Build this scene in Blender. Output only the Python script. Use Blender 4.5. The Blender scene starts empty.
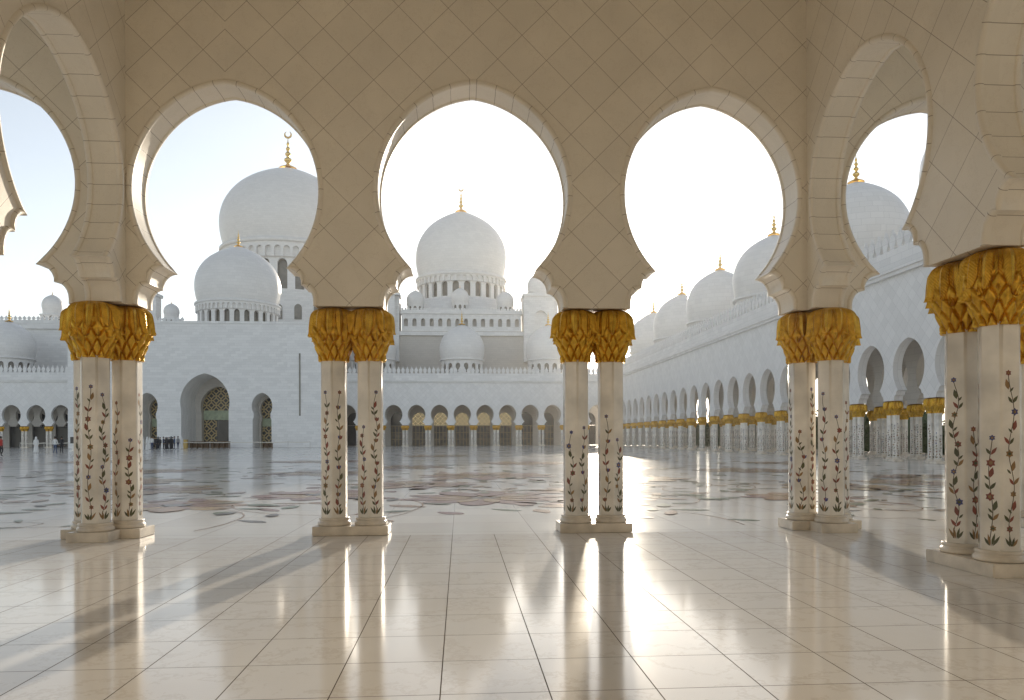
import bpy, bmesh, math, random
from mathutils import Vector, Matrix
PI = math.pi
S = bpy.context.scene
C = S.collection
R = math.radians
HAZE = .00035

# ------------------------------------------------------------------ camera constants (also used to survey the far buildings)
F, HC, CX, CY, YAW = 746.0, 1.55, 512.0, 437.0, R(3.99)
cs_, sn_ = math.cos(YAW), math.sin(YAW)
def zz(y, d): return HC + (CY - y) / F * d
def at(x, d):
    xc = (x - CX) / F * d
    return xc * cs_ + d * sn_, -xc * sn_ + d * cs_
def x_on(px, Y):
    t = (px - CX) / F
    return (t * Y * cs_ + Y * sn_) / (cs_ - t * sn_)

# ------------------------------------------------------------------ materials
def new_mat(name):
    m = bpy.data.materials.new(name); m.use_nodes = True
    nt = m.node_tree
    return m, nt, nt.nodes['Principled BSDF']
class NB:
    def __init__(s, nt): s.nt = nt
    def n(s, t, **kw):
        nd = s.nt.nodes.new(t)
        for k, v in kw.items(): setattr(nd, k, v)
        return nd
    def link(s, a, b): s.nt.links.new(a, b)
    def val(s, sock, v):
        if hasattr(v, 'is_output'): s.link(v, sock)
        else: sock.default_value = v
    def math(s, op, a, b=0.0, c=None):
        nd = s.n('ShaderNodeMath', operation=op)
        s.val(nd.inputs[0], a); s.val(nd.inputs[1], b)
        if c is not None: s.val(nd.inputs[2], c)
        return nd.outputs[0]
    def mix(s, f, a, b):
        nd = s.n('ShaderNodeMix', data_type='RGBA')
        s.val(nd.inputs[0], f)
        for i, v in ((6, a), (7, b)):
            if hasattr(v, 'is_output'): s.link(v, nd.inputs[i])
            else: nd.inputs[i].default_value = (*v, 1)
        return nd.outputs[2]
    def noise(s, vec, scale, detail=3, rough=.5):
        nd = s.n('ShaderNodeTexNoise'); nd.inputs['Scale'].default_value = scale
        nd.inputs['Detail'].default_value = detail; nd.inputs['Roughness'].default_value = rough
        if vec is not None: s.link(vec, nd.inputs['Vector'])
        return nd.outputs['Fac']
    def ramp(s, f, a, b):
        nd = s.n('ShaderNodeMapRange'); s.link(f, nd.inputs[0])
        nd.inputs[1].default_value = a; nd.inputs[2].default_value = b
        return nd.outputs[0]
    def bump(s, h, strength, dist, bs):
        nd = s.n('ShaderNodeBump'); nd.inputs['Strength'].default_value = strength
        nd.inputs['Distance'].default_value = dist
        s.link(h, nd.inputs['Height']); s.link(nd.outputs[0], bs.inputs['Normal'])
def joint(b, v, period, width):
    return b.math('LESS_THAN', b.math('PINGPONG', v, period / 2), width)
def cells(b, u, v, pu, pv):
    c = b.n('ShaderNodeCombineXYZ')
    b.link(b.math('FLOOR', b.math('DIVIDE', u, pu)), c.inputs[0])
    b.link(b.math('FLOOR', b.math('DIVIDE', v, pv)), c.inputs[1])
    w = b.n('ShaderNodeTexWhiteNoise', noise_dimensions='3D'); b.link(c.outputs[0], w.inputs['Vector'])
    return w.outputs['Value']

WARM = (.83, .77, .665)
def porch_stone(name, mode):
    m, nt, bs = new_mat(name); b = NB(nt)
    uv = b.n('ShaderNodeUVMap'); sp = b.n('ShaderNodeSeparateXYZ'); b.link(uv.outputs[0], sp.inputs[0])
    u, v = sp.outputs[0], sp.outputs[1]
    if mode == 'diamond':
        D = 3.92 / 5
        p, q = b.math('ADD', u, v), b.math('SUBTRACT', u, v)
        j = b.math('MAXIMUM', joint(b, p, D, .0048), joint(b, q, D, .0048))
        r = cells(b, p, q, D, D)
    elif mode == 'course':
        j = joint(b, u, .31, .004); r = cells(b, u, v, .31, 10)
    else:
        j = None; r = None
    co = b.n('ShaderNodeTexCoord')
    n1 = b.noise(co.outputs['Object'], 1.3, 4); n2 = b.noise(co.outputs['Object'], 30, 3)
    col = b.mix(b.ramp(n1, .3, .7), tuple(c * .93 for c in WARM), tuple(min(1, c * 1.04) for c in WARM))
    vn = b.noise(co.outputs['Object'], 2.2, 8, .7)
    vein = b.math('LESS_THAN', b.math('ABSOLUTE', b.math('SUBTRACT', vn, .5)), .006)
    col = b.mix(b.math('MULTIPLY', vein, .16), col, (.45, .36, .25))
    if r is not None:
        col = b.mix(b.math('MULTIPLY', r, .34), col, tuple(c * .82 for c in WARM))
        col = b.mix(b.math('MULTIPLY', j, .75), col, (.20, .135, .08))
    b.link(col, bs.inputs['Base Color'])
    b.link(b.math('MULTIPLY_ADD', n2, .2, .36), bs.inputs['Roughness'])
    if j is not None: b.bump(b.math('MULTIPLY', j, -1), .6, .004, bs)
    return m
M = {}
M['porch_wall'] = porch_stone('porch_wall', 'diamond')
M['porch_soffit'] = porch_stone('porch_soffit', 'course')
M['porch_plain'] = porch_stone('porch_plain', '')

def facade(name, base, bw=1.1, bh=.42, var=.11, rough=.5, diag=False):
    m, nt, bs = new_mat(name); b = NB(nt)
    uv = b.n('ShaderNodeUVMap'); sp = b.n('ShaderNodeSeparateXYZ'); b.link(uv.outputs[0], sp.inputs[0])
    u, v = sp.outputs[0], sp.outputs[1]
    if diag:
        p, q = b.math('ADD', u, v), b.math('SUBTRACT', u, v)
        r = cells(b, p, q, bw, bw); j = b.math('MAXIMUM', joint(b, p, bw, .012), joint(b, q, bw, .012))
    else:
        row = b.math('FLOOR', b.math('DIVIDE', v, bh))
        us = b.math('MULTIPLY_ADD', row, bw * .37, u)
        r = cells(b, us, v, bw, bh)
        j = b.math('MAXIMUM', joint(b, v, bh, .010), b.math('MULTIPLY', joint(b, us, bw, .010), 1.0))
    g = b.n('ShaderNodeNewGeometry')
    n1 = b.noise(g.outputs['Position'], .25, 5, .6)
    col = b.mix(r, tuple(c * (1 - var) for c in base), base)
    col = b.mix(b.math('MULTIPLY', b.ramp(n1, .45, .75), .10), col, tuple(c * .82 for c in base))
    col = b.mix(b.math('MULTIPLY', j, .4), col, tuple(c * .5 for c in base))
    b.link(col, bs.inputs['Base Color']); bs.inputs['Roughness'].default_value = rough
    return m
M['marble'] = facade('white_marble_blocks', (.86, .85, .83))
M['marble_diag'] = facade('white_marble_diamonds', (.86, .85, .83), bw=.784, diag=True, var=.09)
M['dome'] = facade('dome_marble', (.85, .83, .80), bw=1.0, bh=.5, var=.065, rough=.38)
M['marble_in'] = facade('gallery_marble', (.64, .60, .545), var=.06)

def plain(name, col, rough=.5, metal=0, noise=0, spec=None):
    m, nt, bs = new_mat(name); b = NB(nt)
    bs.inputs['Base Color'].default_value = (*col, 1)
    bs.inputs['Roughness'].default_value = rough; bs.inputs['Metallic'].default_value = metal
    if noise:
        co = b.n('ShaderNodeTexCoord')
        n1 = b.noise(co.outputs['Object'], noise, 4)
        b.link(b.mix(b.ramp(n1, .3, .7), tuple(c * .75 for c in col), tuple(min(1, c * 1.15) for c in col)), bs.inputs['Base Color'])
    return m
M['plinth'] = plain('plinth_marble', (.77, .70, .60), .25, 0, 3)
M['shaft'] = plain('shaft_marble', (.84, .80, .73), .22, 0, 2)
M['stem'] = plain('inlay_stem', (.09, .065, .028), .3)
M['leaf'] = plain('inlay_leaf', (.085, .085, .032), .3, 0, 9)
M['rust'] = plain('inlay_rust', (.24, .06, .035), .3, 0, 9)
M['ochre'] = plain('inlay_ochre', (.30, .17, .06), .3, 0, 9)
M['blue'] = plain('inlay_blue', (.06, .065, .22), .3, 0, 9)
M['gold'] = plain('finial_gold', (.85, .56, .16), .28, 1)
M['dark'] = plain('dark_glass', (.035, .035, .04), .15)
M['greyglass'] = plain('drum_glass', (.22, .20, .17), .25, 0, .8)
M['brown'] = plain('brown_wood', (.16, .095, .045), .5, 0, 6)
M['yellow'] = plain('yellow_box', (.55, .38, .12), .5)
M['steel'] = plain('brushed_steel', (.6, .58, .55), .3, 1)
M['belt'] = plain('pale_belt', (.7, .66, .58), .6)
M['green'] = plain('pale_green_panel', (.42, .48, .33), .4, 0, 2)
for nm, c in dict(skin=(.32, .18, .11), white=(.78, .77, .74), black=(.018, .018, .022), navy=(.03, .04, .09),
                  red=(.5, .05, .035), jean=(.06, .09, .17), hair=(.02, .014, .01), grey=(.25, .25, .26), tan=(.35, .26, .16)).items():
    M['c_' + nm] = plain('cloth_' + nm if nm not in ('skin', 'hair') else nm, c, .7)

def cap_gold():
    m, nt, bs = new_mat('capital_gold'); b = NB(nt)
    co = b.n('ShaderNodeTexCoord'); n1 = b.noise(co.outputs['Object'], 9, 5, .65); n2 = b.noise(co.outputs['Object'], 55, 3)
    uv = b.n('ShaderNodeUVMap'); sp = b.n('ShaderNodeSeparateXYZ'); b.link(uv.outputs[0], sp.inputs[0])
    leaf = b.math('GREATER_THAN', sp.outputs[0], .5)
    ph = b.math('SUBTRACT', b.math('MULTIPLY', sp.outputs[1], 118), b.math('MULTIPLY', sp.outputs[0], 19))
    veins = b.math('MULTIPLY', b.math('SINE', ph), leaf)
    col = b.mix(b.ramp(n1, .3, .7), (.43, .225, .022), (.80, .49, .07))
    b.link(col, bs.inputs['Base Color'])
    bs.inputs['Metallic'].default_value = .95
    b.link(b.math('MULTIPLY_ADD', n1, .16, .24), bs.inputs['Roughness'])
    b.bump(b.math('MULTIPLY_ADD', veins, .5, b.math('MULTIPLY', n2, .25)), .34, .008, bs)
    return m
M['capgold'] = cap_gold()

def circles(b, cell, wd):
    """interlaced circle tracery in UV metres"""
    uv = b.n('ShaderNodeUVMap'); sp = b.n('ShaderNodeSeparateXYZ'); b.link(uv.outputs[0], sp.inputs[0])
    out = None
    for off in (0, .5):
        c = []
        for k in (0, 1):
            t = b.math('FRACT', b.math('ADD', b.math('DIVIDE', sp.outputs[k], cell), off + 40))
            c.append(b.math('SUBTRACT', t, .5))
        r = b.math('SQRT', b.math('ADD', b.math('MULTIPLY', c[0], c[0]), b.math('MULTIPLY', c[1], c[1])))
        for rad in (.5, .24):
            l = b.math('LESS_THAN', b.math('ABSOLUTE', b.math('SUBTRACT', r, rad)), wd)
            out = l if out is None else b.math('MAXIMUM', out, l)
    return out
def lattice():
    m, nt, bs = new_mat('gold_floral_lattice'); b = NB(nt)
    f = circles(b, 1.55, .045)
    b.link(b.mix(f, (.045, .042, .04), (.50, .38, .18)), bs.inputs['Base Color'])
    bs.inputs['Roughness'].default_value = .35
    return m
M['lattice'] = lattice()
def door_mat():
    m, nt, bs = new_mat('gilt_glass_door'); b = NB(nt)
    uv = b.n('ShaderNodeUVMap'); sp = b.n('ShaderNodeSeparateXYZ'); b.link(uv.outputs[0], sp.inputs[0])
    f = b.math('MAXIMUM', joint(b, sp.outputs[0], .62, .05), joint(b, sp.outputs[1], 1.2, .04))
    n = b.noise(uv.outputs[0], .9, 4, .7)
    base = b.mix(b.ramp(n, .45, .7), (.03, .028, .026), (.20, .15, .09))
    b.link(b.mix(f, base, (.30, .22, .11)), bs.inputs['Base Color'])
    bs.inputs['Roughness'].default_value = .25
    return m
M['door'] = door_mat()
def lit_window():
    m, nt, bs = new_mat('lit_fanlight'); b = NB(nt)
    f = circles(b, .9, .05)
    b.link(b.mix(f, (.75, .6, .32), (.14, .10, .05)), bs.inputs['Base Color'])
    b.link(b.mix(f, (1.0, .80, .44), (0, 0, 0)), bs.inputs['Emission Color'])
    bs.inputs['Emission Strength'].default_value = .2
    return m
M['fan'] = lit_window()

def porch_floor_mat():
    m, nt, bs = new_mat('polished_porch_tiles'); b = NB(nt)
    g = b.n('ShaderNodeNewGeometry'); sp = b.n('ShaderNodeSeparateXYZ'); b.link(g.outputs['Position'], sp.inputs[0])
    u = b.math('ADD', sp.outputs[0], .124 + 66.0); v = b.math('ADD', sp.outputs[1], -5.17 + 67.0)
    j = b.math('MAXIMUM', joint(b, u, .66, .0038), joint(b, v, .67, .0034))
    r = cells(b, u, v, .66, .67)
    n1 = b.noise(g.outputs['Position'], .9, 6, .62); n2 = b.noise(g.outputs['Position'], 5, 5, .6)
    col = b.mix(r, (.73, .705, .665), (.76, .735, .695))
    col = b.mix(b.math('MULTIPLY', b.ramp(n1, .35, .7), .35), col, (.67, .63, .575))
    col = b.mix(b.math('MULTIPLY', b.ramp(n2, .5, .8), .18), col, (.80, .775, .73))
    vs = b.n('ShaderNodeVectorMath', operation='ADD'); b.link(g.outputs['Position'], vs.inputs[0])
    cc = b.n('ShaderNodeCombineXYZ'); b.link(b.math('MULTIPLY', r, 37.0), cc.inputs[2]); b.link(cc.outputs[0], vs.inputs[1])
    vn = b.noise(vs.outputs[0], 1.1, 9, .68)
    vein = b.math('SUBTRACT', 1.0, b.math('MULTIPLY', b.math('MINIMUM', b.math('ABSOLUTE', b.math('SUBTRACT', vn, .5)), .02), 50.0))
    col = b.mix(b.math('MULTIPLY', vein, .28), col, (.44, .36, .27))
    cl = b.noise(vs.outputs[0], .7, 5, .6)
    col = b.mix(b.math('MULTIPLY', b.ramp(cl, .4, .7), .30), col, (.70, .64, .555))
    col = b.mix(b.math('MULTIPLY', j, .92), col, (.07, .05, .035))
    b.link(col, bs.inputs['Base Color'])
    rr = b.math('MULTIPLY_ADD', r, .010, .07)
    rr = b.math('MULTIPLY_ADD', n1, .05, rr)
    b.link(b.math('MAXIMUM', rr, b.math('MULTIPLY', j, .5)), bs.inputs['Roughness'])
    bs.inputs['IOR'].default_value = 1.5
    b.link(b.math('MULTIPLY_ADD', j, -.47, .47), bs.inputs['Specular IOR Level'])
    return m
M['porch_floor'] = porch_floor_mat()
def court_mat():
    m, nt, bs = new_mat('polished_courtyard_marble'); b = NB(nt)
    g = b.n('ShaderNodeNewGeometry'); sp = b.n('ShaderNodeSeparateXYZ'); b.link(g.outputs['Position'], sp.inputs[0])
    u = b.math('ADD', sp.outputs[0], .124 + 132.0); v = b.math('ADD', sp.outputs[1], 67.0)
    j = b.math('MAXIMUM', joint(b, u, 1.32, .006), joint(b, v, 1.32, .006))
    r = cells(b, u, v, 1.32, 1.32)
    n1 = b.noise(g.outputs['Position'], .35, 6, .6)
    col = b.mix(r, (.76, .735, .69), (.82, .795, .75))
    col = b.mix(b.math('MULTIPLY', b.ramp(n1, .4, .75), .3), col, (.60, .55, .49))
    col = b.mix(b.math('MULTIPLY', j, .6), col, (.2, .18, .15))
    b.link(col, bs.inputs['Base Color'])
    b.link(b.math('MULTIPLY_ADD', n1, .06, b.math('MULTIPLY_ADD', r, .02, .09)), bs.inputs['Roughness'])
    bs.inputs['IOR'].default_value = 1.5
    return m
M['court'] = court_mat()
M['ground'] = plain('pale_paving', (.45, .42, .37), .7, 0, .05)
for nm, c in dict(f_mauve=(.33, .18, .16), f_brown=(.38, .22, .12), f_ochre=(.52, .37, .20), f_green=(.15, .19, .10), f_dark=(.13, .10, .09)).items():
    M[nm] = plain('floor_' + nm[2:] + '_marble', c, .16, 0, 1.5)
M['leafy'] = plain('hedge_leaf', (.05, .085, .025), .6, 0, 2)
M['bark'] = plain('bark', (.10, .07, .045), .8, 0, 5)

# ------------------------------------------------------------------ object helpers
def link(o, parent=None):
    C.objects.link(o)
    if parent is not None: o.parent = parent
    return o
def mesh_of(name, bm, mats):
    me = bpy.data.meshes.new(name); bm.to_mesh(me); bm.free()
    for m in (mats if isinstance(mats, (list, tuple)) else [mats]): me.materials.append(m)
    return me
def obj(name, bm, mats, parent=None):
    me = bm if isinstance(bm, bpy.types.Mesh) else mesh_of(name, bm, mats)
    return link(bpy.data.objects.new(name, me), parent)
def empty(name, loc=(0, 0, 0), parent=None):
    o = bpy.data.objects.new(name, None); o.empty_display_size = .3; o.location = loc
    return link(o, parent)
def tag(o, label, cat, group=None, kind=None):
    if label: o['label'] = label
    if cat: o['category'] = cat
    if group: o['group'] = group
    o['kind'] = kind or 'thing'
    return o
def struct(name, bm, mats):
    o = obj(name, bm, mats); o['kind'] = 'structure'; return o

def sharpen(bm, ang=35):
    a = R(ang)
    for e in bm.edges:
        if len(e.link_faces) == 2:
            if e.link_faces[0].normal.length and e.link_faces[1].normal.length and e.link_faces[0].normal.angle(e.link_faces[1].normal) > a: e.smooth = False
def box(bm, x0, x1, y0, y1, z0, z1, mi=0, uvl=None):
    v = [bm.verts.new((x, y, z)) for z in (z0, z1) for y in (y0, y1) for x in (x0, x1)]
    uvl = bm.loops.layers.uv.verify()
    for q in ((0, 2, 3, 1), (4, 5, 7, 6), (0, 1, 5, 4), (1, 3, 7, 5), (3, 2, 6, 7), (2, 0, 4, 6)):
        f = bm.faces.new([v[i] for i in q]); f.material_index = mi
        f.normal_update(); n = f.normal
        for l in f.loops:
            c = l.vert.co
            l[uvl].uv = (c.x, c.y) if abs(n.z) > .5 else ((c.x, c.z) if abs(n.y) > .5 else (c.y, c.z))
def lathe(bm, prof, seg=32, cx=0, cy=0, z0=0, uvs=1.0, mi=0, smooth=True):
    uvl = bm.loops.layers.uv.verify()
    rings = []; arc = 0; arcs = []
    for i, (r, z) in enumerate(prof):
        if i: arc += math.hypot(r - prof[i - 1][0], z - prof[i - 1][1])
        arcs.append(arc)
        if r < 1e-5: rings.append([bm.verts.new((cx, cy, z0 + z))])
        else: rings.append([bm.verts.new((cx + r * math.cos(2 * PI * k / seg), cy + r * math.sin(2 * PI * k / seg), z0 + z)) for k in range(seg)])
    Rm = max(p[0] for p in prof)
    for i in range(len(prof) - 1):
        a, b = rings[i], rings[i + 1]
        for k in range(seg):
            k2 = (k + 1) % seg
            if len(a) == 1 and len(b) == 1: continue
            if len(b) == 1: vs = [a[k], a[k2], b[0]]; uv = [(k, i), (k + 1, i), (k + .5, i + 1)]
            elif len(a) == 1: vs = [a[0], b[k2], b[k]]; uv = [(k + .5, i), (k + 1, i + 1), (k, i + 1)]
            else: vs = [a[k], a[k2], b[k2], b[k]]; uv = [(k, i), (k + 1, i), (k + 1, i + 1), (k, i + 1)]
            f = bm.faces.new(vs); f.smooth = smooth; f.material_index = mi
            for l, (uu, vv) in zip(f.loops, uv): l[uvl].uv = (uu / seg * 2 * PI * Rm, arcs[vv])
    return rings
def smooth_prof(pts, n=4):
    out = []
    P = [pts[0]] + list(pts) + [pts[-1]]
    for i in range(1, len(P) - 2):
        p0, p1, p2, p3 = P[i - 1], P[i], P[i + 1], P[i + 2]
        for k in range(n):
            t = k / n
            out.append(tuple(.5 * (2 * p1[j] + (p2[j] - p0[j]) * t + (2 * p0[j] - 5 * p1[j] + 4 * p2[j] - p3[j]) * t * t + (3 * p1[j] - p0[j] - 3 * p2[j] + p3[j]) * t ** 3) for j in (0, 1)))
    out.append(pts[-1])
    return [(max(0, r), z) for r, z in out]

# ---- walls with arched openings -------------------------------------------------
class Wall:
    """strip wall in local x (along), y (thickness), z; welded into one mesh"""
    def __init__(s, fn=None):
        s.bm = bmesh.new(); s.uvl = s.bm.loops.layers.uv.verify(); s.d = {}; s.fn = fn or (lambda x, y, z: (x, y, z))
    def v(s, x, y, z):
        k = (round(x, 4), round(y, 4), round(z, 4))
        if k not in s.d: s.d[k] = s.bm.verts.new(s.fn(x, y, z))
        return s.d[k]
    def face(s, pts, uv, mi=0, smooth=False):
        vs = [s.v(*p) for p in pts]
        u2, v2 = [], []
        for a, b in zip(vs, uv):
            if a not in v2: v2.append(a); u2.append(b)
        if len(v2) < 3: return
        try: f = s.bm.faces.new(v2)
        except ValueError: return
        f.material_index = mi; f.smooth = smooth
        for l in f.loops: l[s.uvl].uv = u2[v2.index(l.vert)]
    def half(s, xp, xc, prof, z0, zt, y0, y1, cs=None, mi=0, ms=1, uo=None, vo=0, back=True, top=True, bottom=True):
        """half opening between solid edge xp and opening centre xc"""
        sg = 1 if xp > xc else -1
        uo = xp if uo is None else uo
        cs = cs or [(y0, 0), (y1, 0)]
        n = len(prof); nor = []
        for i in range(n):
            if i == n - 1: nor.append((0, 1)); continue
            if i == 0: nor.append((1, 0)); continue
            a, b, c = prof[i - 1], prof[i], prof[i + 1]
            t1 = Vector((b[0] - a[0], b[1] - a[1])).normalized(); t2 = Vector((c[0] - b[0], c[1] - b[1])).normalized()
            t = (t1 + t2)
            t = t.normalized() if t.length > .2 else t1
            m = Vector((t.y, -t.x)); k = 1 / max(.75, m.dot(Vector((t1.y, -t1.x))))
            nor.append((m.x * k, m.y * k))
        cum = [0.0]
        for a, b in zip(prof, prof[1:]): cum.append(cum[-1] + math.hypot(b[0] - a[0], b[1] - a[1]))
        cusp = []
        for i in range(1, n - 1):
            a, b, c = prof[i - 1], prof[i], prof[i + 1]
            if Vector((b[0] - a[0], b[1] - a[1])).angle(Vector((c[0] - b[0], c[1] - b[1]))) > R(50): cusp.append(cum[i])
        for i in range(n):
            d = min([abs(cum[i] - q) for q in cusp] or [9])
            k = max(.25, min(1, .25 + d / .15)); nor[i] = (nor[i][0] * k, nor[i][1] * k)
        def P(i, y, nn): return (xc + sg * (prof[i][0] + nor[i][0] * nn) if i < n - 1 else xc, y, prof[i][1] + nor[i][1] * nn)
        def poly(y, nn):
            pts = [(xp, y, z0)] + [P(i, y, nn) for i in range(n)] + [(xc, y, zt), (xp, y, zt)]
            return pts, [(p[0] - uo, p[2] - vo) for p in pts]
        pts, uv = poly(y0, cs[0][1])
        s.face(pts[::(1 if sg < 0 else -1)], uv[::(1 if sg < 0 else -1)], mi)
        if back:
            pts, uv = poly(y1, cs[-1][1])
            s.face(pts[::(-1 if sg < 0 else 1)], uv[::(-1 if sg < 0 else 1)], mi)
        arc = 0
        for i in range(n - 1):
            dl = math.hypot(prof[i + 1][0] - prof[i][0], prof[i + 1][1] - prof[i][1])
            for (ya, na), (yb, nb) in zip(cs, cs[1:]):
                q = [P(i, ya, na), P(i, yb, nb), P(i + 1, yb, nb), P(i + 1, ya, na)]
                uv = [(arc, ya), (arc, yb), (arc + dl, yb), (arc + dl, ya)]
                if sg < 0: q, uv = q[::-1], uv[::-1]
                s.face(q[::-1], uv[::-1], ms, True)
            arc += dl
        if bottom:
            q = [(xp, y0, z0)] + [P(0, y, nn) for y, nn in cs] + [(xp, y1, z0)]
            if sg < 0: q = q[::-1]
            s.face(q, [(p[0], p[1]) for p in q], mi)
        if top:
            q = [(xp, y0, zt), (xc, y0, zt), (xc, y1, zt), (xp, y1, zt)]
            if sg > 0: q = q[::-1]
            s.face(q, [(p[0], p[1]) for p in q], mi)
    def solid(s, xa, xb, z0, zt, y0, y1, mi=0, uo=0, back=True):
        q = [(xa, y0, z0), (xb, y0, z0), (xb, y0, zt), (xa, y0, zt)]; s.face(q, [(p[0] - uo, p[2]) for p in q], mi)
        if back: q = [(xb, y1, z0), (xa, y1, z0), (xa, y1, zt), (xb, y1, zt)]; s.face(q, [(p[0] - uo, p[2]) for p in q], mi)
        q = [(xa, y0, zt), (xb, y0, zt), (xb, y1, zt), (xa, y1, zt)]; s.face(q, [(p[0], p[1]) for p in q], mi)
        q = [(xa, y1, z0), (xb, y1, z0), (xb, y0, z0), (xa, y0, z0)]; s.face(q, [(p[0], p[1]) for p in q], mi)
    def end(s, x, z0, zt, y0, y1, mi=0, flip=False):
        q = [(x, y0, z0), (x, y1, z0), (x, y1, zt), (x, y0, zt)]
        if not flip: q = q[::-1]
        s.face(q, [(p[1], p[2]) for p in q], mi)
    def done(s, recalc=True):
        s.bm.normal_update()
        bmesh.ops.triangulate(s.bm, faces=[f for f in s.bm.faces if len(f.verts) > 4], ngon_method='EAR_CLIP')
        if recalc: bmesh.ops.recalc_face_normals(s.bm, faces=s.bm.faces[:])
        s.bm.normal_update(); sharpen(s.bm, 38)
        return s.bm

MOD = 3.92
ZI = 3.62          # underside of the imposts
def arch_profile(seg=32, lob=6):
    p = [(1.42, ZI), (1.42, 3.70)]
    for k in range(1, lob + 1):                       # lower lobe, then upper lobe
        a = PI / 2 * k / lob; p.append((1.23 + .19 * math.cos(a), 3.70 + .25 * math.sin(a)))
    for k in range(1, lob + 1):
        a = PI / 2 * k / lob; p.append((.985 + .245 * math.cos(a) , 3.95 + .27 * math.sin(a)))
    cz, c, r = 5.47, .20, 1.71
    a0 = -math.asin((cz - 4.22) / r)
    a1 = math.acos(c / r)
    for k in range(1, seg + 1):
        a = a0 + (a1 - a0) * k / seg
        p.append((max(0, -c + r * math.cos(a)), cz + r * math.sin(a)))
    p[-1] = (0, p[-1][1])
    return p
PROF = arch_profile(); PROF_LO = arch_profile(12, 3)
TW = .28           # half thickness of the arcade walls
def bullnose(y0, y1):
    return [(y0, .085), (y0 - .018, .075), (y0 - .03, .05), (y0 - .026, .022), (y0 - .008, .004), (y0 + .02, .0), (y0 + .05, .004), (y0 + .062, .022),
            (y1 - .062, .022), (y1 - .05, .004), (y1 - .02, .0), (y1 + .008, .004), (y1 + .026, .022), (y1 + .03, .05), (y1 + .018, .075), (y1, .085)]
def arcade_wall_bm(pillars, zt, prof, fine, fn=None, start_cut=0, closed=True, TW=TW, sc=None):
    w = Wall(fn)
    cs = bullnose(-TW, TW) if fine else None
    for i, (a, b) in enumerate(zip(pillars, pillars[1:])):
        m = (a + b) / 2
        kx, kz = (sc or {}).get(i, (sc or {}).get('*', (1, 1)))
        prof_ = [(x * kx, ZI + (z - ZI) * kz) for x, z in prof]
        s0 = a + (start_cut if i == 0 and b > a else -start_cut if i == 0 else 0)
        w.half(s0, m, prof_, ZI, zt, -TW, TW, cs, 0, 1, uo=a, vo=6.02)
        w.half(b, m, prof_, ZI, zt, -TW, TW, cs, 0, 1, uo=b, vo=6.02)
    if closed:
        s0 = pillars[0] + (start_cut if pillars[1] > pillars[0] else -start_cut)
        w.end(s0, ZI, zt, -TW, TW); w.end(pillars[-1], ZI, zt, -TW, TW, flip=True)
    return w.done()

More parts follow.
